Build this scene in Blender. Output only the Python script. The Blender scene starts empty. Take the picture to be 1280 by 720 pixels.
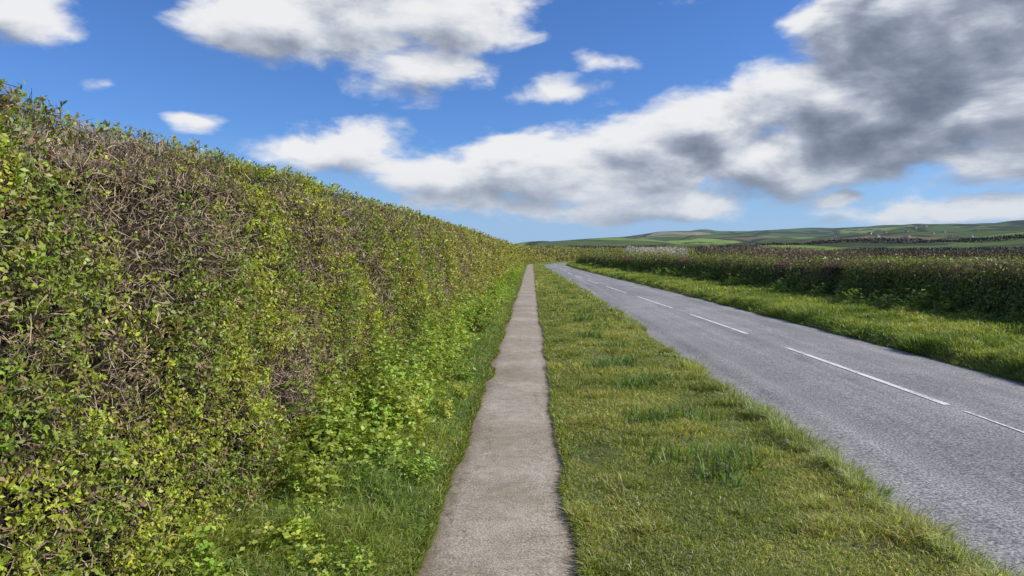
import bpy, math, numpy as np
from mathutils import Vector
rng=np.random.default_rng(11)
scene=bpy.context.scene
scene.view_settings.view_transform='Standard'
scene.view_settings.look='None'
scene.view_settings.exposure=0
CAMH=1.65
# ---------------------------------------------------------------- helpers
_T=rng.random((256,256))
def vnoise(x,y,seed=0):
    x=np.asarray(x,float)+seed*17.37; y=np.asarray(y,float)+seed*9.11
    xi=np.floor(x).astype(int); yi=np.floor(y).astype(int)
    fx=x-xi; fy=y-yi
    fx=fx*fx*(3-2*fx); fy=fy*fy*(3-2*fy)
    a=_T[xi%256,yi%256]; b=_T[(xi+1)%256,yi%256]; c=_T[xi%256,(yi+1)%256]; d=_T[(xi+1)%256,(yi+1)%256]
    return (a*(1-fx)+b*fx)*(1-fy)+(c*(1-fx)+d*fx)*fy
def fbm(x,y,seed=0,o=4):
    r=0;a=.5;t=0
    for i in range(o):
        r=r+a*vnoise(np.asarray(x)*2**i,np.asarray(y)*2**i,seed+i*3); t+=a; a*=.5
    return r/t
def ss(a,b,x):
    t=np.clip((np.asarray(x,float)-a)/(b-a),0,1); return t*t*(3-2*t)
S0=92.0; R=105.0
def warp(P):
    P=np.array(P,float); t=P[:,0].copy(); s=P[:,1].copy()
    m=s>S0
    a=(s[m]-S0)/R
    P[m,0]=R-(R-t[m])*np.cos(a); P[m,1]=S0+(R-t[m])*np.sin(a)
    return P
def roadL(s): return 2.33-0.85*ss(12,85,s)
def roadR(s): return 6.55-1.75*ss(10,85,s)
def roadC(s): return 4.60-1.45*ss(4,60,s)
def hedgeR(s): return 9.9-3.1*ss(15,95,s)
def norm(v): return v/np.maximum(np.linalg.norm(v,axis=1,keepdims=True),1e-9)
def make_mesh(name,V,F,mats,col=None,parent=None,smooth=False):
    V=np.ascontiguousarray(V,dtype=np.float32); F=np.ascontiguousarray(F,dtype=np.int32)
    me=bpy.data.meshes.new(name)
    k=F.shape[1]
    me.vertices.add(len(V)); me.vertices.foreach_set('co',V.ravel())
    me.loops.add(F.size); me.loops.foreach_set('vertex_index',F.ravel())
    me.polygons.add(len(F)); me.polygons.foreach_set('loop_start',np.arange(0,F.size,k,dtype=np.int32))
    if smooth: me.polygons.foreach_set('use_smooth',np.ones(len(F),dtype=bool))
    me.update(calc_edges=True)
    if col is not None:
        a=me.color_attributes.new('Col','FLOAT_COLOR','POINT')
        c=np.ones((len(V),4),np.float32); c[:,:3]=col
        a.data.foreach_set('color',c.ravel())
    ob=bpy.data.objects.new(name,me); scene.collection.objects.link(ob)
    for m in (mats if isinstance(mats,(list,tuple)) else [mats]): me.materials.append(m)
    if parent: ob.parent=parent
    return ob
def empty(name):
    e=bpy.data.objects.new(name,None); scene.collection.objects.link(e); return e
def jit(c,n,v=.15,hv=.06):
    c=np.asarray(c,float)
    if c.ndim==1: c=np.repeat(c[None],n,0)
    b=1+np.clip(rng.normal(0,v,(n,1)),-.6,.6); return np.clip(c*b*(1+rng.normal(0,hv,(n,3))),0.003,.7)
def leaves(p,d,n,L,W,col,curl=.12):
    N=len(p); d=norm(d); side=norm(np.cross(d,n)); nn=np.cross(side,d)
    L=np.broadcast_to(L,(N,))[:,None]; W=np.broadcast_to(W,(N,))[:,None]
    mid=p+d*L*.48+nn*L*curl*.6
    V=np.stack([p,mid+side*W*.5,p+d*L-nn*L*curl*.4,mid-side*W*.5],1).reshape(-1,3)
    F=np.arange(N*4).reshape(N,4)
    return V,F,np.repeat(col,4,0)
def blades(p,d,L,W,bend,col,tipcol=None):
    N=len(p); d=norm(d); ang=rng.random(N)*6.283
    side=np.stack([np.cos(ang),np.sin(ang),np.zeros(N)],1)
    L=np.broadcast_to(L,(N,))[:,None]; W=np.broadcast_to(W,(N,))[:,None]
    h=d.copy(); h[:,2]=0; h=h+rng.normal(0,.3,h.shape)*[1,1,0]; h=norm(h)
    mid=p+d*L*.55; tip=mid+(d*(1-bend)+h*bend-np.array([0,0,1])*bend*.35)*L*.5
    V=np.stack([p-side*W*.5,p+side*W*.5,mid+side*W*.42,mid-side*W*.42,tip+side*W*.06,tip-side*W*.06],1).reshape(-1,3)
    b=np.arange(N)[:,None]*6
    F=np.concatenate([b+np.array([[0,1,2,3]]),b+np.array([[3,2,4,5]])],1).reshape(-1,4)
    if tipcol is None: tipcol=col
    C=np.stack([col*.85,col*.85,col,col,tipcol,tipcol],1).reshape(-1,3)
    return V,F,C
def ribbons(p,d,L,W,col):
    N=len(p); d=norm(d); side=norm(np.cross(d,rng.normal(size=(N,3))))
    L=np.broadcast_to(L,(N,))[:,None]; W=np.broadcast_to(W,(N,))[:,None]
    k=norm(d+rng.normal(0,.28,(N,3)))
    mid=p+d*L*.5; tip=mid+k*L*.5
    V=np.stack([p-side*W*.5,p+side*W*.5,mid+side*W*.4,mid-side*W*.4,tip+side*W*.25,tip-side*W*.25],1).reshape(-1,3)
    b=np.arange(N)[:,None]*6
    F=np.concatenate([b+np.array([[0,1,2,3]]),b+np.array([[3,2,4,5]])],1).reshape(-1,4)
    return V,F,np.repeat(col,6,0)
class Acc:
    def __init__(s): s.V=[];s.F=[];s.C=[];s.n=0
    def add(s,t):
        V,F,C=t; s.V.append(V);s.F.append(F+s.n);s.C.append(C);s.n+=len(V)
    def build(s,name,mat,parent=None,wp=True):
        V=np.concatenate(s.V)
        if wp: V=warp(V)
        return make_mesh(name,V,np.concatenate(s.F),mat,np.concatenate(s.C),parent)
# ---------------------------------------------------------------- materials
def mat_new(name):
    m=bpy.data.materials.new(name); m.use_nodes=True
    nt=m.node_tree; nt.nodes.clear(); return m,nt
def N(nt,t,**k):
    n=nt.nodes.new(t)
    for a,b in k.items(): setattr(n,a,b)
    return n
def foliage_mat(name,rough=.5,tr=.3,spec=.35):
    m,nt=mat_new(name)
    a=N(nt,'ShaderNodeAttribute',attribute_name='Col')
    p=N(nt,'ShaderNodeBsdfPrincipled'); p.inputs['Roughness'].default_value=rough; p.inputs['Specular IOR Level'].default_value=spec
    o=N(nt,'ShaderNodeOutputMaterial'); l=nt.links.new
    l(a.outputs['Color'],p.inputs['Base Color'])
    if tr>0:
        t=N(nt,'ShaderNodeBsdfTranslucent'); mx=N(nt,'ShaderNodeMixShader'); mx.inputs[0].default_value=tr
        g=N(nt,'ShaderNodeMix',data_type='RGBA',blend_type='MULTIPLY'); g.inputs[0].default_value=1
        g.inputs[7].default_value=(1.35,1.35,.6,1)
        l(a.outputs['Color'],g.inputs[6]); l(g.outputs[2],t.inputs[0])
        l(p.outputs[0],mx.inputs[1]); l(t.outputs[0],mx.inputs[2]); l(mx.outputs[0],o.inputs[0])
    else: l(p.outputs[0],o.inputs[0])
    return m
M_leaf=foliage_mat('hedge_leaf',.45,.3,.35)
M_twig=foliage_mat('twig_bark',.8,0.0,.15)
M_grass=foliage_mat('grass_blade',.45,.4,.35)
def ramp(nt,stops,interp='LINEAR'):
    r=N(nt,'ShaderNodeValToRGB'); cr=r.color_ramp; cr.interpolation=interp
    while len(cr.elements)<len(stops): cr.elements.new(.5)
    for e,(p,c) in zip(cr.elements,stops):
        e.position=p; e.color=tuple(c)+((1,) if len(c)==3 else ())
    return r
def noise(nt,vec,scale,detail=4,rough=.55,dist=0):
    n=N(nt,'ShaderNodeTexNoise'); n.inputs['Scale'].default_value=scale; n.inputs['Detail'].default_value=detail
    n.inputs['Roughness'].default_value=rough; n.inputs['Distortion'].default_value=dist
    nt.links.new(vec,n.inputs['Vector']); return n
def mixc(nt,fac,a,b,blend='MIX'):
    m=N(nt,'ShaderNodeMix',data_type='RGBA',blend_type=blend)
    for i,v in ((0,fac),(6,a),(7,b)):
        if hasattr(v,'links'): nt.links.new(v,m.inputs[i])
        else: m.inputs[i].default_value=v if i==0 else tuple(v)+(1,)
    return m.outputs[2]
def mth(nt,op,a,b=None,c=None,clamp=False):
    m=N(nt,'ShaderNodeMath',operation=op); m.use_clamp=clamp
    for i,v in enumerate((a,b,c)):
        if v is None: continue
        if hasattr(v,'links'): nt.links.new(v,m.inputs[i])
        else: m.inputs[i].default_value=v
    return m.outputs[0]
def mrange(nt,v,a,b,c=0,d=1,sm=True):
    m=N(nt,'ShaderNodeMapRange',interpolation_type='SMOOTHSTEP' if sm else 'LINEAR')
    nt.links.new(v,m.inputs[0])
    for i,x in zip((1,2,3,4),(a,b,c,d)): m.inputs[i].default_value=x
    return m.outputs[0]
def finish(nt,col,rough=.9,bump=None,bs=.3,bd=.01,spec=.3):
    p=N(nt,'ShaderNodeBsdfPrincipled'); p.inputs['Specular IOR Level'].default_value=spec
    if hasattr(rough,'links'): nt.links.new(rough,p.inputs['Roughness'])
    else: p.inputs['Roughness'].default_value=rough
    nt.links.new(col,p.inputs['Base Color'])
    if bump is not None:
        b=N(nt,'ShaderNodeBump'); b.inputs['Strength'].default_value=bs; b.inputs['Distance'].default_value=bd
        nt.links.new(bump,b.inputs['Height']); nt.links.new(b.outputs[0],p.inputs['Normal'])
    o=N(nt,'ShaderNodeOutputMaterial'); nt.links.new(p.outputs[0],o.inputs[0])
def pos(nt):
    return N(nt,'ShaderNodeNewGeometry').outputs['Position']
def cracks(nt,P,scale,width,dist):
    nz=noise(nt,P,3.0,5,.6)
    v=N(nt,'ShaderNodeVectorMath',operation='MULTIPLY_ADD'); nt.links.new(nz.outputs['Color'],v.inputs[0]); v.inputs[1].default_value=(dist,)*3; nt.links.new(P,v.inputs[2])
    vo=N(nt,'ShaderNodeTexVoronoi',feature='DISTANCE_TO_EDGE'); vo.inputs['Scale'].default_value=scale; nt.links.new(v.outputs[0],vo.inputs['Vector'])
    return mrange(nt,vo.outputs['Distance'],0,width,1,0)
# path
M_path,nt=mat_new('path_tarmac'); P=pos(nt)
n1=noise(nt,P,.9,6,.65); n2=noise(nt,P,80,3,.75); n3=noise(nt,P,9,6,.65)
c=ramp(nt,[(.3,(.25,.21,.16)),(.5,(.34,.30,.245)),(.7,(.43,.39,.33))]); nt.links.new(n1.outputs[0],c.inputs[0])
c2=ramp(nt,[(.3,(.3,.3,.31)),(.5,(1,1,1)),(.7,(1.8,1.76,1.7))]); nt.links.new(n2.outputs[0],c2.inputs[0])
col=mixc(nt,.9,c.outputs[0],c2.outputs[0],'MULTIPLY')
c3=ramp(nt,[(.35,(.78,.74,.69)),(.6,(1.06,1.05,1.03))]); nt.links.new(n3.outputs[0],c3.inputs[0])
col=mixc(nt,.85,col,c3.outputs[0],'MULTIPLY')
ck=cracks(nt,P,.75,.007,.35)
nm=noise(nt,P,.8,2); ckm=mth(nt,'MULTIPLY',ck,mrange(nt,nm.outputs[0],.44,.56))
col=mixc(nt,mth(nt,'MULTIPLY',ckm,.6),col,(.08,.07,.055))
sx=N(nt,'ShaderNodeSeparateXYZ'); nt.links.new(P,sx.inputs[0])
ed=mth(nt,'ABSOLUTE',mth(nt,'ADD',sx.outputs[0],.155))
edn=mth(nt,'ADD',ed,mth(nt,'MULTIPLY',mth(nt,'SUBTRACT',n3.outputs[0],.5),.5))
col=mixc(nt,mth(nt,'MULTIPLY',mrange(nt,edn,.28,.46),.8),col,(.14,.10,.06))
finish(nt,col,.93,n2.outputs[0],.7,.006)
# road
M_road,nt=mat_new('road_asphalt'); P=pos(nt)
n1=noise(nt,P,.6,6,.65); n2=noise(nt,P,48,3,.8)
mp=N(nt,'ShaderNodeMapping'); mp.inputs['Scale'].default_value=(1.8,.05,1); nt.links.new(P,mp.inputs[0])
n3=noise(nt,mp.outputs[0],1.5,4,.6)
c=ramp(nt,[(.3,(.195,.193,.19)),(.7,(.28,.277,.272))]); nt.links.new(n1.outputs[0],c.inputs[0])
c2=ramp(nt,[(.32,(.15,.15,.16)),(.5,(1,1,1)),(.68,(2.4,2.38,2.3))]); nt.links.new(n2.outputs[0],c2.inputs[0])
col=mixc(nt,.9,c.outputs[0],c2.outputs[0],'MULTIPLY')
c3=ramp(nt,[(.35,(.76,.76,.77)),(.65,(1.13,1.13,1.12))]); nt.links.new(n3.outputs[0],c3.inputs[0])
col=mixc(nt,.9,col,c3.outputs[0],'MULTIPLY')
ck=cracks(nt,P,.16,.003,.8); nm=noise(nt,P,.3,2)
col=mixc(nt,mth(nt,'MULTIPLY',mth(nt,'MULTIPLY',ck,mrange(nt,nm.outputs[0],.5,.55)),.5),col,(.06,.06,.06))
finish(nt,col,.85,n2.outputs[0],.8,.008,.25)
M_paint,nt=mat_new('road_paint'); P=pos(nt)
n2=noise(nt,P,45,4,.8); n1=noise(nt,P,2.5,4,.6)
f=mrange(nt,mth(nt,'ADD',n2.outputs[0],mth(nt,'MULTIPLY',n1.outputs[0],.5)),.62,.78)
col=mixc(nt,f,(.26,.26,.255),(.76,.76,.74)); finish(nt,col,.7,n2.outputs[0],.4,.004)
M_verge,nt=mat_new('verge_turf'); P=pos(nt)
n1=noise(nt,P,2.2,6,.65); n2=noise(nt,P,40,4,.7)
c=ramp(nt,[(.3,(.12,.10,.05)),(.45,(.13,.16,.04)),(.7,(.18,.22,.05))]); nt.links.new(n1.outputs[0],c.inputs[0])
c2=ramp(nt,[(.3,(.45,.45,.45)),(.7,(1.3,1.3,1.3))]); nt.links.new(n2.outputs[0],c2.inputs[0])
col=mixc(nt,.9,c.outputs[0],c2.outputs[0],'MULTIPLY'); finish(nt,col,.95,n2.outputs[0],1,.02)
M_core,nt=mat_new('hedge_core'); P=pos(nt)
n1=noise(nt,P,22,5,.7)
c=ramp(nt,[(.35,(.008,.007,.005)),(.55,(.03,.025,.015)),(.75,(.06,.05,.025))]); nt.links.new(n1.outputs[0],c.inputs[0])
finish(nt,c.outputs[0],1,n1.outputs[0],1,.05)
# land
M_land,nt=mat_new('farmland'); P=pos(nt)
vm=N(nt,'ShaderNodeVectorMath',operation='MULTIPLY'); nt.links.new(P,vm.inputs[0]); vm.inputs[1].default_value=(1,1,0)
P2=vm.outputs[0]
wn=noise(nt,P2,.004,3,.5)
wv=N(nt,'ShaderNodeVectorMath',operation='MULTIPLY_ADD'); nt.links.new(wn.outputs['Color'],wv.inputs[0]); wv.inputs[1].default_value=(160,160,0); nt.links.new(P2,wv.inputs[2])
vo=N(nt,'ShaderNodeTexVoronoi'); vo.inputs['Scale'].default_value=1/380; nt.links.new(wv.outputs[0],vo.inputs['Vector'])
ve=N(nt,'ShaderNodeTexVoronoi',feature='DISTANCE_TO_EDGE'); ve.inputs['Scale'].default_value=1/380; nt.links.new(wv.outputs[0],ve.inputs['Vector'])
sc=N(nt,'ShaderNodeSeparateColor'); nt.links.new(vo.outputs['Color'],sc.inputs[0])
fc=ramp(nt,[(0,(.10,.14,.04)),(.18,(.19,.27,.055)),(.36,(.12,.17,.05)),(.50,(.21,.29,.07)),(.64,(.19,.15,.085)),(.74,(.11,.15,.05)),(.86,(.33,.28,.17)),(.92,(.23,.32,.065))],'CONSTANT'); nt.links.new(sc.outputs[0],fc.inputs[0])
n5=noise(nt,P2,.02,5,.6); c5=ramp(nt,[(.3,(.7,.7,.7)),(.7,(1.15,1.15,1.15))]); nt.links.new(n5.outputs[0],c5.inputs[0])
col=mixc(nt,.9,fc.outputs[0],c5.outputs[0],'MULTIPLY')
col=mixc(nt,mth(nt,'MULTIPLY',mrange(nt,ve.outputs['Distance'],.02,.09,1,0),.9),col,(.04,.045,.025))
nw=noise(nt,P2,.0018,6,.7)
col=mixc(nt,mth(nt,'MULTIPLY',mrange(nt,nw.outputs[0],.545,.57),.88),col,(.05,.055,.03))
ln=N(nt,'ShaderNodeVectorMath',operation='LENGTH'); nt.links.new(P2,ln.inputs[0])
near=mrange(nt,ln.outputs['Value'],200,420); 
nn=noise(nt,P2,.05,6,.7); cn=ramp(nt,[(.35,(.13,.105,.065)),(.6,(.20,.165,.10))]); nt.links.new(nn.outputs[0],cn.inputs[0])
col=mixc(nt,near,cn.outputs[0],col)
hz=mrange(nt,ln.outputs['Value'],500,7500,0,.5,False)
col=mixc(nt,hz,col,(.15,.20,.27))  # aerial haze painted into the base colour, bluer with distance
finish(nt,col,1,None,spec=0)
# ---------------------------------------------------------------- ground sheet incl. hills
azs=np.concatenate([np.arange(-180,-50,4),np.arange(-50,50,.3),np.arange(50,180,4)])
rs=np.concatenate([[0.5],np.geomspace(3,600,40),np.linspace(650,9000,170),[11000,14000]])
E_az=[-60,-30,-10,-1.5,3.6,8.8,13.2,17,20.9,26.4,31,35,60]
E_el=[.3,.35,.4,.68,1.08,1.36,1.78,1.68,1.76,1.95,1.92,1.95,1.5]
A,Rr=np.meshgrid(azs,rs)
X=Rr*np.sin(np.radians(A)); Y=Rr*np.cos(np.radians(A))
def land_z(X,Y):
    r=np.hypot(X,Y); a=np.degrees(np.arctan2(X,Y))
    e=np.interp(a,E_az,E_el)+ .13*(fbm(a*.22,a*0,5,3)-.5)
    top=np.tan(np.radians(e))*6200
    z=top*ss(900,6300,r)*.86
    z=z+ top*.14*ss(5200,6200,r)
    z=z+ss(900,2600,r)*(fbm(X/800,Y/800,2,4)-.5)*130*(1-ss(4800,6200,r))
    z=z+ss(1700,2400,r)*(1-ss(2500,3400,r))*26*ss(-6,0,a)*(1-ss(8,14,a))
    z=z*(1-.9*ss(6600,9500,r))
    return z-.16
Z=land_z(X,Y)
na=len(azs); nr=len(rs)
V=np.stack([X,Y,Z],2).reshape(-1,3)
i=np.arange(nr-1)[:,None]*na; j=np.arange(na)[None]; j2=(j+1)%na
F=np.stack([i+j,i+j2,i+na+j2,i+na+j],2).reshape(-1,4)[:, ::-1]
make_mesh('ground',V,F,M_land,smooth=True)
# ---------------------------------------------------------------- strips
def strip(name,ss_,tfun,zfun,nt_,mat):
    s=np.asarray(ss_); k=np.linspace(0,1,nt_)
    S,K=np.meshgrid(s,k,indexing='ij')
    T=tfun(S,K); Zs=zfun(S,K,T)
    V=warp(np.stack([T,S,Zs],2).reshape(-1,3)); n=nt_
    i=np.arange(len(s)-1)[:,None]*n; j=np.arange(n-1)[None]
    F=np.stack([i+j,i+j+1,i+n+j+1,i+n+j],2).reshape(-1,4)
    return make_mesh(name,V,F,mat,smooth=True)
SR=np.concatenate([np.arange(-6,30,.1),np.arange(30,240,1.0)])
def road_z(t,s):
    c=(roadL(s)+roadR(s))/2; return -.075+.05*(1-((t-c)/2.2)**2)
def lerp(a,b,k): return a+(b-a)*k
strip('road',SR,lambda S,K:lerp(roadL(S)-.12,roadR(S)+.12,K),lambda S,K,T:road_z(T,S),13,M_road)
def pathL(s): return -.575+.11*(fbm(s*1.1,s*0,7,5)-.5)*1.6
def pathR(s): return .27+.09*(fbm(s*1.2,s*0,9,5)-.5)*1.6
strip('path',SR,lambda S,K:lerp(pathL(S)-.1,pathR(S)+.1,K),lambda S,K,T:.0+.012*(1-((T+.155)/.45)**2)+.006*(fbm(S*.8,T*2,3)-.5),9,M_path)
def verge_z(t,s):
    u=(t-.28)/(roadL(s)-.28)
    return .012+.05*ss(0,.25,u)-.10*ss(.93,1.0,u)+.045*(fbm(t*2.5,s*2.5,4)-.5)
strip('grass_verge',SR,lambda S,K:lerp(pathR(S),roadL(S)+.03*(vnoise(S*6,S*0,2)-.5)*2,K),lambda S,K,T:verge_z(T,S),24,M_verge)
def leftz(t,s):
    u=np.clip((-.587-t)/1.3,0,1); return .012+.09*u+.04*(fbm(t*3,s*3,6)-.5)*u
strip('grass_strip',SR,lambda S,K:lerp(-3.4,pathL(S),K),lambda S,K,T:leftz(T,S),18,M_verge)
def rv_z(t,s):
    w=hedgeR(s)-roadR(s); u=(t-roadR(s))/w
    return -.07+.19*ss(-.02,.07,u)+.12*ss(.1,1,u)+.06*(fbm(t*1.5,s*1.5,8)-.5)
strip('grass_bank',SR,lambda S,K:lerp(roadR(S),hedgeR(S)+2.2,K),lambda S,K,T:rv_z(T,S),40,M_verge)
mk=[]
def dash(s0,s1,w=.085):
    n=max(2,int((s1-s0)/.5)); s=np.linspace(s0,s1,n+1); c=roadC(s)
    V=[]
    for a,b in zip(s,c):
        for k in (-w/2,w/2): V.append((b+k,a,road_z(b+k,a)+.006))
    mk.append(np.array(V))
starts=[(-4,.5,.085),(1.6,7.5,.035),(7.8,12.5,.085),(14.6,19.3,.085),(21.4,27,.08),(29.6,35.2,.08),(38,43.5,.07),(46.5,52,.07),(55,60.5,.07),(63.5,69,.07),(72,77.5,.07),(80.5,86,.07),(89,94.5,.07),(97.5,103,.07),(106,112,.07)]
for a,b,w_ in starts: dash(a,b,w_)
Vs=[];Fs=[];o=0
for v in mk:
    n=len(v)//2
    for q in range(n-1): Fs.append((o+2*q,o+2*q+1,o+2*q+3,o+2*q+2))
    Vs.append(v); o+=len(v)
make_mesh('road_centre_line',warp(np.concatenate(Vs)),np.array(Fs),M_paint)
# ---------------------------------------------------------------- LEFT HEDGE
def prof(s,v,dep):
    H=2.29+.02*(1-ss(2,8,s))+.03*(vnoise(s*.35,s*0,3)-.5)*2+.03*(vnoise(s*2.5,s*0,4)-.5)
    off=.26*(fbm(s*1.1,v*1.3,1,3)-.5)+.12*ss(9.5,11,s)*(1-ss(1.2,2.4,v)*.5)
    vc=H-.12
    side=v<vc
    off=np.where(side,off,off*.5)
    t=np.where(side,-1.72-.13*v,-1.72-.13*vc-.10-(v-vc-.12))
    z=np.where(side,v,H)
    cr=np.exp(-((v-vc-.03)/.10)**2)*.05
    blend=ss(-.18,.22,v-vc); nx=1-blend; nz=.08+blend
    l=np.hypot(nx,nz); nx=nx/l; nz=nz/l
    d=off-cr-dep
    return np.stack([t+nx*d,s,z+nz*d],1), np.stack([nx,s*0,nz],1)
def greenmask(s,v):
    g=fbm(s*1.4+v*.9,v*1.4-s*.25,21,5)
    g=g+.07*(1-v/2.2)+.03*ss(4,8,s)-.05*ss(1.0,2.0,v)*(1-ss(9,18,s)*.8)-.01
    return ss(.40,.60,g)
bins=[(-3,2,2.,.6),(2,4,1.,1.),(4,7,1.15,1.),(7,12,1.5,1),(12,25,2.2,1),(25,50,3.8,1),(50,92,6.5,1),(92,190,9,1)]
hl=Acc(); ht=Acc()
for a,b,sc_,dn in bins:
    area=(b-a)*3.3
    n=int(area*1400/sc_**2*dn); k=6
    s=rng.uniform(a,b,n); v=rng.uniform(0,3.3,n)
    g=greenmask(s,v); keep=rng.random(n)<(.18+.82*g); s=s[keep];v=v[keep];g=g[keep];n=len(s)
    dep=rng.exponential(.06,n)-.02-.03*g*(v<2)
    p,nr_=prof(s,v,dep)
    ax=norm(nr_*.8+np.array([0,0,.4])+rng.normal(0,.55,(n,3)))
    base=np.where((fbm(s*2.3,v*2.3,31,3)>.5)[:,None],np.array([[.33,.37,.045]]),np.array([[.22,.275,.04]]))
    base=lerp(base,np.array([[.36,.345,.08]]),(ss(9,20,s)*.6)[:,None])
    cs=jit(base,n,.3,.07)
    br=rng.random(n)<(.12+.14*(1-g)); cs[br]=jit((.28,.20,.11),br.sum(),.3)
    for q in range(k):
        pq=p+ax*(q/k*.05*sc_)+rng.normal(0,.006*sc_,(n,3))
        d=norm(ax*.55+rng.normal(0,.75,(n,3)))
        nn=norm(nr_+np.array([0.35,0,.35])+rng.normal(0,.5,(n,3)))
        L_=rng.uniform(.015,.034,n)*sc_; 
        hl.add(leaves(pq,d,nn,L_,L_*rng.uniform(.42,.6,n),jit(cs,n,.14,.04)))
    n=int(area*3500/sc_**1.9*dn)
    s=rng.uniform(a,b,n); v=rng.uniform(0,3.3,n)
    g=greenmask(s,v); keep=rng.random(n)<(1-.5*g); s=s[keep];v=v[keep];n=len(s)
    dep=rng.uniform(-.06,.15,n)+.05*(v>2.1); p,nr_=prof(s,v,dep)
    ax=norm(nr_*.3+np.array([0,.0,.3])+rng.normal(0,.65,(n,3)))
    L_=rng.uniform(.03,.11,n)*sc_**.6; W_=rng.uniform(.0028,.0055,n)*sc_**1.1
    tone=rng.random(n)[:,None]
    cc=lerp(np.array([[.15,.105,.065]]),np.array([[.52,.41,.28]]),tone**1.2)
    p=p-ax*L_[:,None]*.55
    ht.add(ribbons(p,ax,L_,W_,jit(cc,n,.15,.05)))
hedge=empty('hedge')
hl.build('leaves',M_leaf,hedge); ht.build('twigs',M_twig,hedge)
sg=np.concatenate([np.arange(-3,30,.2),np.arange(30,191,1.5)]); vg=np.linspace(0,3.3,30)
S,Vv=np.meshgrid(sg,vg,indexing='ij'); p,_=prof(S.ravel(),Vv.ravel(),.17+.12*fbm(S.ravel()*6,Vv.ravel()*6,5,2))
n=len(vg); i=np.arange(len(sg)-1)[:,None]*n; j=np.arange(n-1)[None]
F=np.stack([i+j,i+j+1,i+n+j+1,i+n+j],2).reshape(-1,4)
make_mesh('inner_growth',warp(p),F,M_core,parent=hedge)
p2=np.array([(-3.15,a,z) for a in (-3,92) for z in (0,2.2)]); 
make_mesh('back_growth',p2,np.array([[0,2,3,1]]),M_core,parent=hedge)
# ---------------------------------------------------------------- RIGHT HEDGE
def profR(s,v,dep):
    H=1.41+.06*(fbm(s*.5,s*0,13,3)-.5)*2 - .06*ss(12,25,s)
    off=.40*(fbm(s*.8,v*1.1,14,3)-.5)-.4*np.exp(-((s-23.5)/.6)**2)*(v<1.2)
    blend=ss(-.2,.2,v-(H-.1)); nx=-(1-blend); nz=.08+blend; l=np.hypot(nx,nz); nx=nx/l; nz=nz/l
    side=v<H-.1
    t=hedgeR(s)+np.where(side,.16*v,.16*H+(v-H+.1)); z=np.where(side,v,H)
    d=off*np.where(side,1,.4)-dep
    return np.stack([t+nx*d,s,z+nz*d],1), np.stack([nx,s*0,nz],1)
rh_l=Acc(); rh_t=Acc()
binsR=[(4,12,2.),(12,25,2.3),(25,50,3.4),(50,100,5.5),(100,170,9)]
for a,b,sc_ in binsR:
    area=(b-a)*2.9
    n=int(area*6200/sc_**1.75); s=rng.uniform(a,b,n); v=rng.uniform(0.,2.9,n)
    dep=rng.uniform(-.02,.20,n); p,nr_=profR(s,v,dep)
    ax=norm(nr_*.3+np.array([0,0,.6])+rng.normal(0,.6,(n,3)))
    L_=rng.uniform(.05,.16,n)*sc_**.3; W_=rng.uniform(.003,.005,n)*sc_**.95
    cc=lerp(np.array([[.16,.11,.06]]),np.array([[.50,.37,.21]]),(rng.random(n)[:,None])**1.2)
    p=p-ax*L_[:,None]*.7
    rh_t.add(ribbons(p,ax,L_,W_,jit(cc,n,.15,.05)))
    n=int(area*3600/sc_**2); s=rng.uniform(a,b,n); v=np.abs(rng.normal(0,.5,n)); 
    v=np.where(rng.random(n)<.18,rng.uniform(0,2.6,n),v)
    keep=rng.random(n)<ss(.32,.56,fbm(s*.5,v*1.2,41,3)); s=s[keep];v=v[keep];n=len(s)
    p,nr_=profR(s,v,rng.uniform(-.08,.10,n))
    for q in range(3):
        L_=rng.uniform(.02,.036,n)*sc_
        rh_l.add(leaves(p+rng.normal(0,.03*sc_,(n,3)),rng.normal(size=(n,3)),nr_+rng.normal(0,.6,(n,3))+[0,0,.5],L_,L_*.6,jit((.20,.24,.05),n,.3,.1)))
hedge2=empty('hedge')
rh_t.build('twigs',M_twig,hedge2); rh_l.build('leaves',M_leaf,hedge2)
sg=np.concatenate([np.arange(4,40,.3),np.arange(40,171,1.5)]); vg=np.linspace(0,2.9,22)
S,Vv=np.meshgrid(sg,vg,indexing='ij'); p,_=profR(S.ravel(),Vv.ravel(),.18+.1*fbm(S.ravel()*4,Vv.ravel()*4,5,2))
n=len(vg); i=np.arange(len(sg)-1)[:,None]*n; j=np.arange(n-1)[None]
F=np.stack([i+j,i+j+1,i+n+j+1,i+n+j],2).reshape(-1,4)
make_mesh('inner_growth',warp(p),F,M_core,parent=hedge2)
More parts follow.
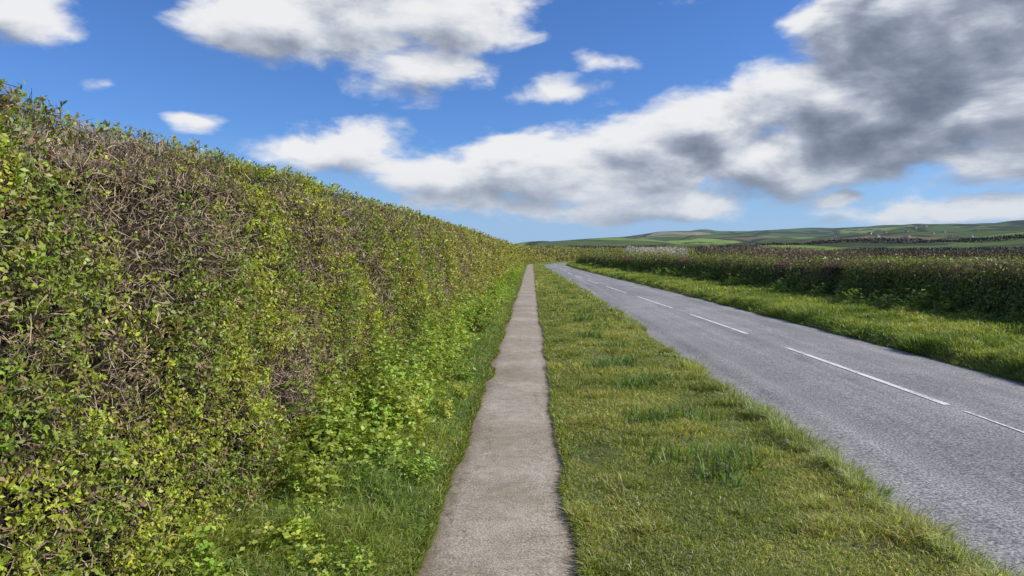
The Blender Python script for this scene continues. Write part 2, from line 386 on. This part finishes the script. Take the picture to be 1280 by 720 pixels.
# ---------------------------------------------------------------- GRASS
gr=Acc()
gb=[(1.5,3,1.8),(3,5.5,1.1),(5.5,9,1.4),(9,16,2.1),(16,30,3.5),(30,60,6),(60,110,10)]
for a,b,sc_ in gb:
    n=int((b-a)*2.05*14000/sc_**1.9)
    s=rng.uniform(a,b,n); u=rng.random(n); t=pathR(s)-.02+u*(roadL(s)-pathR(s))
    bare=fbm(t*2.2,s*2.2,51,4); keep=rng.random(n)<(.22+.78*ss(.38,.52,bare+.1*ss(0.,.15,u))); s=s[keep];t=t[keep];u=u[keep];n=len(s)
    p=np.stack([t,s,verge_z(t,s)-.005],1)
    edge=ss(.80,.97,u)
    patch=fbm(t*2.6,s*2.6,52,4)
    Lg=(rng.uniform(.02,.05,n)*(1+1.7*ss(.5,.66,patch))*(1+1.6*edge*rng.random(n)))*sc_**.25
    d=norm(np.stack([rng.normal(0,.65,n)+edge*.3,rng.normal(0,.65,n),np.ones(n)*.8],1))
    c0=lerp(np.array([[.23,.285,.05]]),np.array([[.40,.42,.10]]),ss(.38,.62,fbm(t*1.2,s*1.2,53,4))[:,None])
    c0=jit(c0,n,.28,.07); dry=rng.random(n)<.16; c0[dry]=jit((.52,.44,.26),dry.sum(),.2)
    tip=lerp(c0,np.array([[.6,.6,.35]]),(edge*.6)[:,None])
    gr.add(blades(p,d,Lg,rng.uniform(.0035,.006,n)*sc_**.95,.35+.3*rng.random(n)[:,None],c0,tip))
    # ragged tufts along the carriageway edge
    m_=int((b-a)*9/ (1 if sc_<3 else 1.6)); cs_=rng.uniform(a,b,m_); ct=roadL(cs_)-np.abs(rng.normal(0,.10,m_))+.02; big=rng.uniform(.6,1.35,m_)*(.6+.9*ss(.4,.6,fbm(cs_*.7,cs_*0,57,3)))
    k=max(25,int(190/sc_**.75)); idx=np.repeat(np.arange(m_),k); n=len(idx)
    ang=rng.random(n)*6.283; rr=rng.random(n)**.5*.075
    t=ct[idx]+np.cos(ang)*rr; s=cs_[idx]+np.sin(ang)*rr*1.4
    p=np.stack([t,s,np.maximum(verge_z(np.minimum(t,roadL(s)),s),-.06)-.01],1)
    d=norm(np.stack([np.cos(ang)*.5+.25+rng.normal(0,.25,n),np.sin(ang)*.5+rng.normal(0,.25,n),np.ones(n)],1))
    c0=jit(lerp(np.array([[.22,.30,.06]]),np.array([[.42,.46,.18]]),rng.random(n)[:,None]),n,.2,.06)
    tip=lerp(c0,np.array([[.88,.86,.74]]),rng.random(n)[:,None]**.45)
    gr.add(blades(p,d,rng.uniform(.08,.20,n)*big[idx],rng.uniform(.0035,.0055,n)*sc_**.85,.5+.35*rng.random(n)[:,None],c0,tip))
for side in (0,1):
    n=22000; s=2+rng.random(n)**1.7*40; t=(pathR(s)+.0 if side else pathL(s)) + (1 if side else -1)*np.abs(rng.normal(0,.05,n))-(.02 if side else -.02)
    p=np.stack([t,s,np.full(n,.008)],1); d=np.stack([rng.normal(-.5 if side else .5,.5,n),rng.normal(0,.5,n),np.full(n,.8)],1)
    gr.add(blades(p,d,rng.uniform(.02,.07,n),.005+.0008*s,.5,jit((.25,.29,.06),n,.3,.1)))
gr.build('verge_grass',M_grass)
gl=Acc()
for a,b,sc_ in gb:
    n=int((b-a)*1.35*11000/sc_**1.9)
    s=rng.uniform(a,b,n); u=rng.random(n); t=pathL(s)+.01-u*(1.35)
    p=np.stack([t,s,leftz(t,s)-.01],1)
    cl=fbm(t*2.2,s*2.2,61,4)
    Lg=rng.uniform(.04,.12,n)*(1+1.7*ss(.45,.65,cl)*rng.random(n))*(.45+.75*ss(.0,.35,u))
    d=norm(np.stack([rng.normal(.15,.6,n),rng.normal(0,.6,n),np.ones(n)],1))
    c0=lerp(np.array([[.19,.29,.06]]),np.array([[.33,.39,.075]]),ss(.35,.65,fbm(t*1.2,s*1.2,63,3))[:,None])
    c0=jit(c0,n,.26,.06); dry=rng.random(n)<.09; c0[dry]=jit((.5,.43,.25),dry.sum(),.2)
    gl.add(blades(p,d,Lg,rng.uniform(.004,.0065,n)*sc_**.95,.45+.35*rng.random(n)[:,None],c0,c0*1.25))
gl.build('strip_grass',M_grass)
gk=Acc()
for a,b,sc_ in [(5,12,2.2),(12,25,3),(25,50,5),(50,110,9)]:
    n=int((b-a)*3.4*9000/sc_**1.8)
    s=rng.uniform(a,b,n); u=rng.random(n)**1.15; t=roadR(s)-.05+.16*(fbm(s*1.5,s*0,77,4)-.5)+u*(hedgeR(s)-roadR(s)+.1)
    p=np.stack([t,s,rv_z(t,s)-.02],1); cl=fbm(t*1.4,s*1.4,71,4)
    Lg=rng.uniform(.05,.13,n)*(1+1.6*ss(.45,.65,cl))
    d=norm(np.stack([rng.normal(-.15,.5,n),rng.normal(0,.5,n),np.ones(n)],1))
    c0=lerp(np.array([[.17,.24,.045]]),np.array([[.34,.38,.085]]),ss(.38,.62,fbm(t*.9,s*.9,73,4))[:,None]); c0=jit(c0,n,.25,.06)
    gk.add(blades(p,d,Lg,rng.uniform(.004,.006,n)*sc_**.95,.5,c0,c0*1.3))
gk.build('bank_grass',M_grass)
df=Acc()
cl=[(1.33,4.9),(1.05,5.4),(1.55,5.3),(1.45,6.7),(1.12,6.6),(1.2,8.3),(1.5,8.6),(1.3,10),(.95,9.6),(1.4,11.6),(1.15,13.2),(1.5,14.8),(1.2,16.5),(1.4,18.6),(1.2,21),(1.4,24),(1.2,27),(1.3,31),(1.25,36)]
for t0,s0 in cl:
    n=int(rng.uniform(90,190)); rr=rng.normal(0,1,(n,2))*[rng.uniform(.09,.17),.10+.004*s0]
    t=t0+rr[:,0]; s=s0+rr[:,1]; p=np.stack([t,s,verge_z(t,s)-.01],1)
    d=norm(np.stack([rng.normal(0,.3,n),rng.normal(0,.3,n),np.ones(n)],1))
    c0=jit((.15,.235,.065),n,.25,.06)
    df.add(blades(p,d,rng.uniform(.09,.23,n),rng.uniform(.007,.011,n)*(1+s0*.03),.3+.5*rng.random(n)[:,None]**2,c0,c0*1.25))
df.build('daffodil_clumps',M_grass)
pl=Acc(); st=Acc()
def plant(t0,s0,z0,r,h,n,ls,col):
    th=rng.uniform(0,6.283,n); ph=np.arccos(rng.uniform(.0,1,n)); rad=rng.uniform(.45,1.08,n)
    o=np.stack([np.cos(th)*np.sin(ph)*r,np.sin(th)*np.sin(ph)*r,np.cos(ph)*h],1)*rad[:,None]
    lump=.6+.8*vnoise(th*2,ph*2.5,int(s0*7)%50); o*=lump[:,None]
    p=np.array([t0,s0,z0])+o
    nn=norm(np.stack([np.cos(th)*.5,np.sin(th)*.5,np.ones(n)],1)+rng.normal(0,.4,(n,3)))
    c0=jit(col,n,.28,.07)
    for q in range(3):
        d=norm(np.stack([np.cos(th+q*2.1-2.1),np.sin(th+q*2.1-2.1),rng.normal(0,.35,n)],1)+rng.normal(0,.2,(n,3)))
        L_=rng.uniform(.5,1.1,n)*ls
        pl.add(leaves(p,d,nn,L_,L_*.7,c0,.18))
    k=n//6; st.add(ribbons(np.tile([t0,s0,z0],(k,1))+rng.normal(0,.05,(k,3)),p[:k]-np.array([t0,s0,z0]),np.linalg.norm(p[:k]-np.array([t0,s0,z0]),axis=1),.007,jit((.2,.28,.07),k)))
GB=(.30,.385,.055)
for t0,s0,r,h,n in [(-1.45,4.5,.24,.32,260),(-1.62,5.4,.27,.47,330),(-1.3,5.9,.3,.36,360),(-1.35,6.2,.3,.45,400),(-1.5,6.9,.38,.7,720),(-1.2,7.2,.26,.45,360),(-1.5,7.9,.36,.66,560),(-1.35,8.8,.36,.6,440),(-1.3,3.7,.16,.22,110),(-1.7,3.3,.2,.35,150),(-1.5,9.8,.36,.78,420),(-1.35,11,.36,.75,420),(-1.4,12.5,.38,.85,400),(-1.35,14,.42,.85,370)]:
    plant(t0,s0,.05,r,h,n,.045,jit(GB,1,.12)[0])
for q in range(210):
    s0=5+rng.random()**1.2*70; t0=rng.uniform(-1.75,-1.05); r=rng.uniform(.18,.42)
    plant(t0,s0,.05,r,rng.uniform(.25,.75)*(1.1 if t0<-1.5 else .7),int(260*12/(s0+6))+25,.044*(1+s0*.03),jit(GB,1,.17)[0])
for q in range(60):
    s0=2.8+rng.random()*7; plant(rng.uniform(-1.6,-.75),s0,.04,rng.uniform(.07,.16),rng.uniform(.08,.2),50,.036,jit(GB,1,.15)[0])
for q in range(110):
    s0=8+rng.random()**1.3*70; t0=hedgeR(s0)-rng.uniform(-.1,.9); 
    plant(t0,s0,.15,rng.uniform(.25,.5),rng.uniform(.2,.6),int(100*20/(s0+10))+20,.06*(1+s0*.02),jit((.25,.33,.05),1,.18)[0])
plants=empty('wild_plants'); pl.build('leaves',M_leaf,plants); st.build('stems',M_leaf,plants)
lt=Acc(); n=900; s=2.5+rng.random(n)**1.6*20; w_=rng.random(n); e=np.where(rng.random(n)<.7,np.where(rng.random(n)<.5,rng.random(n)*.12,1-rng.random(n)*.12),w_)
t=lerp(pathL(s)+.02,pathR(s)-.02,e); p=np.stack([t,s,np.full(n,.02)],1)
lt.add(leaves(p,rng.normal(size=(n,3))*[1,1,.1],rng.normal(0,.25,(n,3))+[0,0,1],rng.uniform(.006,.022,n),rng.uniform(.004,.01,n),jit((.24,.17,.09),n,.45,.1)))
lt.build('leaf_litter',M_twig)
# ---------------------------------------------------------------- distant vegetation masses
def mass(name,segs,col,colb,wmul=1.0,seed=1,gate=True):
    ac=Acc()
    for (x0,y0,x1,y1,w,h,n) in segs:
        k=rng.random(n); dist=math.hypot((x0+x1)/2,(y0+y1)/2); px=dist/704
        x=lerp(x0,x1,k); y=lerp(y0,y1,k); dx,dy=x1-x0,y1-y0; l=math.hypot(dx,dy)
        hh=h*(.45+.75*fbm(k*l/h*.5,k*0,seed,4))
        if gate: hh=hh*ss(.30,.45,fbm(k*l/h*.12,k*0,seed+9,2)+.1)
        q=rng.uniform(-1,1,n)
        x=x+(-dy/l)*q*w; y=y+(dx/l)*q*w
        zt=hh*np.sqrt(1-q*q*.7)*np.sqrt(rng.random(n))
        zg=land_z(x,y)
        p=np.stack([x,y,zg+zt],1)
        tone=rng.random((n,1)); cc=lerp(np.array([col]),np.array([colb]),tone)
        L_=rng.uniform(1.,2.4,n)*px*wmul
        ac.add(leaves(p,rng.normal(size=(n,3))+[0,0,.8],rng.normal(size=(n,3)),L_,L_*.4,jit(cc,n,.2,.06)))
    return ac.build(name,M_twig,wp=False)
BR=(.15,.11,.07); BR2=(.40,.31,.19)
mass('bare_thicket',[(32,130,52,135,3,3.7,9000),(38,118,56,118,3,3.0,6000)],BR,BR2,.8,3)
mass('field_hedgerow',[(60,175,190,150,2,2.0,12000),(30,420,330,400,3,2.8,12000),(150,620,600,460,4,3.4,12000)],(.13,.10,.06),(.30,.24,.14),1,4)
mass('distant_woodland',[(60,900,600,880,25,4,12000),(200,1250,1100,1000,40,6,16000),(-40,1500,500,1600,40,8,10000),(600,1900,1900,1500,50,9,16000)],(.09,.09,.065),(.18,.17,.13),1,6)
mass('dry_reeds',[(18,134,27,136,2,3.0,6000),(24,150,33,151,2,3.0,4000)],(.56,.48,.34),(.7,.63,.48),.7,18,False)
M_wall,nt=mat_new('house_render'); n1=noise(nt,pos(nt),.3,3); c=ramp(nt,[(.3,(.5,.48,.44)),(.7,(.7,.68,.64))]); nt.links.new(n1.outputs[0],c.inputs[0]); finish(nt,c.outputs[0],.9)
M_roof,nt=mat_new('house_roof'); n1=noise(nt,pos(nt),.6,3); c=ramp(nt,[(.3,(.16,.07,.045)),(.7,(.22,.12,.08))]); nt.links.new(n1.outputs[0],c.inputs[0]); finish(nt,c.outputs[0],.9)
M_glass,nt=mat_new('house_window'); n1=noise(nt,pos(nt),1,2); c=ramp(nt,[(.3,(.02,.02,.025)),(.7,(.05,.05,.06))]); nt.links.new(n1.outputs[0],c.inputs[0]); finish(nt,c.outputs[0],.2)
def house(x,y,w,d,h,rot):
    z=float(land_z(np.array([x]),np.array([y]))[0])-.5
    e=empty('house'); e.location=(x,y,z); e.rotation_euler=(0,0,rot)
    V=[(-w/2,-d/2,0),(w/2,-d/2,0),(w/2,d/2,0),(-w/2,d/2,0),(-w/2,-d/2,h),(w/2,-d/2,h),(w/2,d/2,h),(-w/2,d/2,h),(-w/2,0,h+d*.42),(w/2,0,h+d*.42)]
    me=bpy.data.meshes.new('walls'); me.from_pydata(V,[],[(0,1,5,4),(2,3,7,6),(1,2,6,9,5),(3,0,4,8,7)]); me.materials.append(M_wall)
    o=bpy.data.objects.new('walls',me); scene.collection.objects.link(o); o.parent=e
    k=.4; V=[(-w/2-k,-d/2-k,h-.2),(w/2+k,-d/2-k,h-.2),(w/2+k,0,h+d*.42+.15),(-w/2-k,0,h+d*.42+.15),(w/2+k,d/2+k,h-.2),(-w/2-k,d/2+k,h-.2)]
    me=bpy.data.meshes.new('roof'); me.from_pydata(V,[],[(0,1,2,3),(3,2,4,5)]); me.materials.append(M_roof)
    o=bpy.data.objects.new('roof',me); scene.collection.objects.link(o); o.parent=e
    V=[];F=[]
    for zz in (1.0,3.6):
        for q in (-.3,0,.3):
            if zz+1.3>h: continue
            b=len(V); xx=q*w; V+=[(xx-.6,-d/2-.03,zz),(xx+.6,-d/2-.03,zz),(xx+.6,-d/2-.03,zz+1.3),(xx-.6,-d/2-.03,zz+1.3)]; F.append((b,b+1,b+2,b+3))
    me=bpy.data.meshes.new('windows'); me.from_pydata(V,[],F); me.materials.append(M_glass)
    o=bpy.data.objects.new('windows',me); scene.collection.objects.link(o); o.parent=e
for q in range(22):
    az=math.radians(rng.uniform(22,32)); r=rng.uniform(2450,3400)
    house(r*math.sin(az),r*math.cos(az),rng.uniform(8,12),rng.uniform(7,9),rng.uniform(4.8,5.4),rng.uniform(-1,1))
# ---------------------------------------------------------------- sun + world
SUN_AZ=math.radians(90); SUN_EL=math.radians(37)
sd=Vector((math.sin(SUN_AZ)*math.cos(SUN_EL),math.cos(SUN_AZ)*math.cos(SUN_EL),math.sin(SUN_EL)))
sl=bpy.data.lights.new('sun','SUN'); sl.energy=5.0; sl.angle=math.radians(.5); sl.color=(1,.95,.86)
so=bpy.data.objects.new('sun',sl); scene.collection.objects.link(so); so.rotation_euler=sd.to_track_quat('Z','Y').to_euler()
w=bpy.data.worlds.new('World'); scene.world=w; w.use_nodes=True; nt=w.node_tree; nt.nodes.clear()
G_=bpy.data.node_groups.new('cloud_density','ShaderNodeTree')
G_.interface.new_socket('Dir',in_out='INPUT',socket_type='NodeSocketVector'); G_.interface.new_socket('D',in_out='OUTPUT',socket_type='NodeSocketFloat')
gi=G_.nodes.new('NodeGroupInput'); go=G_.nodes.new('NodeGroupOutput')
D=gi.outputs[0]; g=G_
def vm_(nt,op,a,b=None,c=None):
    m=N(nt,'ShaderNodeVectorMath',operation=op)
    for i,v in enumerate((a,b,c)):
        if v is None: continue
        if hasattr(v,'links'): nt.links.new(v,m.inputs[i])
        else: m.inputs[i].default_value=v
    return m
sx=N(g,'ShaderNodeSeparateXYZ'); g.links.new(D,sx.inputs[0])
az=mth(g,'MULTIPLY',mth(g,'ARCTAN2',sx.outputs[0],sx.outputs[1]),57.2958)
el=mth(g,'MULTIPLY',mth(g,'ARCSINE',sx.outputs[2]),57.2958)
cb=N(g,'ShaderNodeCombineXYZ'); g.links.new(az,cb.inputs[0]); g.links.new(el,cb.inputs[1])
st_=vm_(g,'MULTIPLY',D,(1,1,2.2)).outputs[0]
nA=noise(g,st_,5.0,2,.5)
wv=vm_(g,'SUBTRACT',nA.outputs['Color'],(.5,.5,.5)).outputs[0]
Pp=vm_(g,'MULTIPLY_ADD',wv,(8,4,0),cb.outputs[0]).outputs[0]
Pp=vm_(g,'MULTIPLY',Pp,(1,1,0)).outputs[0]
blobs=[
(-20,17.4,8,3.2,1),(-13,18.5,9,4,1.1),(-5.5,17.8,8,3.6,1.05),(-9,14.2,7.5,2.2,1),
(2.2,12.4,5,1.9,.95),(5.8,14.6,2.6,1.0,.7),
(-14,7.4,8,2.0,.8),(-6,6.0,9,2.6,1.05),(2,6.4,9,3.6,1.15),(9,7.8,8,3.8,1.15),(15,9.4,7,3.6,1.1),(0,3.9,16,1.5,.95),(10,4.8,9,2.0,1),(18,7.0,8,3.4,1.1),
(22,11.0,7,4.5,1.2),(28,14.5,8,6.5,1.5),(35,17,10,8,1.5),(26,8.5,9,4.5,1.3),(35,9,10,5,1.4),(30,5.8,8,2.0,.9),(25,19,4,3,.8),
(32,3.0,9,1.5,.8),(38,3.6,7,2.0,.9),(24,3.6,2.0,.8,.7),
(-33,19.5,10,1.7,.75),(-37,14.5,4,1.6,.7),(-31,12.0,2.4,.9,.6),(-25,9.6,1.9,.7,.6),(15,18.9,2.2,.4,.35),
(-75,22,20,8,1),(70,16,22,9,1.1),(0,55,60,14,1),(170,24,40,12,1)]
m=None
for (a,e,ra,re,wt) in blobs:
    q=vm_(g,'SUBTRACT',Pp,(a,e,0)).outputs[0]; q=vm_(g,'MULTIPLY',q,(1/ra,1/re,0)).outputs[0]
    l=vm_(g,'LENGTH',q).outputs['Value']
    b=mth(g,'MULTIPLY_ADD',l,-wt,wt)
    m=b if m is None else mth(g,'SMOOTH_MAX',m,b,.15)
nB=noise(g,st_,7.5,8,.55,.2)
f=mth(g,'MULTIPLY',mth(g,'SUBTRACT',nB.outputs[0],.5),2.6)
m=mth(g,'MINIMUM',m,.95)
g.links.new(mth(g,'ADD',m,f),go.inputs[0])
tc=N(nt,'ShaderNodeTexCoord'); dirv=tc.outputs['Generated']
g1=N(nt,'ShaderNodeGroup'); g1.node_tree=G_; nt.links.new(dirv,g1.inputs[0])
sh=vm_(nt,'NORMALIZE',vm_(nt,'ADD',dirv,(.014,0,.030)).outputs[0]).outputs[0]
g2=N(nt,'ShaderNodeGroup'); g2.node_tree=G_; nt.links.new(sh,g2.inputs[0])
d1=g1.outputs[0]; d2=g2.outputs[0]
alpha=mrange(nt,d1,-.10,.46)
diff=mth(nt,'SUBTRACT',d1,d2)
sxx=N(nt,'ShaderNodeSeparateXYZ'); nt.links.new(dirv,sxx.inputs[0])
azf=mrange(nt,sxx.outputs[0],.0,.42,.50,.88)
thick=mth(nt,'MULTIPLY',mrange(nt,d2,-.05,1.45,0,1,False),azf)
shade=mth(nt,'ADD',mth(nt,'MULTIPLY_ADD',thick,1.0,.05),mth(nt,'MULTIPLY',diff,-.34),clamp=True)
cr=ramp(nt,[(0,(.93,.93,.94)),(.16,(.82,.84,.87)),(.36,(.56,.60,.68)),(.58,(.34,.38,.47)),(.8,(.23,.265,.34)),(1,(.17,.20,.27))]); nt.links.new(shade,cr.inputs[0])
cc=vm_(nt,'MULTIPLY',cr.outputs[0],(9.4,9.4,9.4)).outputs[0]
hzf=mrange(nt,sxx.outputs[2],.0,.14,.55,0)
cc2=mixc(nt,hzf,cc,(4.8,5.6,6.8))
sky=N(nt,'ShaderNodeTexSky',sky_type='NISHITA'); sky.sun_disc=False; sky.sun_elevation=SUN_EL; sky.sun_rotation=SUN_AZ
sky.air_density=1.0; sky.dust_density=.2; sky.ozone_density=4
hs=vm_(nt,'MULTIPLY',sky.outputs[0],(.62,.90,1.36)).outputs[0]
hb=mrange(nt,sxx.outputs[2],-.02,.17,.85,0)
skc=mixc(nt,hb,hs,(3.5,5.2,7.9))
fin=mixc(nt,mth(nt,'MULTIPLY',alpha,.97),skc,cc2)
bg=N(nt,'ShaderNodeBackground'); bg.inputs[1].default_value=.1; nt.links.new(fin,bg.inputs[0])
wo=N(nt,'ShaderNodeOutputWorld'); nt.links.new(bg.outputs[0],wo.inputs[0])
# ---------------------------------------------------------------- camera
cam=bpy.data.cameras.new('camera'); co=bpy.data.objects.new('camera',cam); scene.collection.objects.link(co)
cam.sensor_width=36; cam.lens=24.75; cam.clip_start=.05; cam.clip_end=30000
co.location=(0,0,CAMH); co.rotation_euler=(math.radians(90-2.86),0,math.radians(1.56))
scene.camera=co
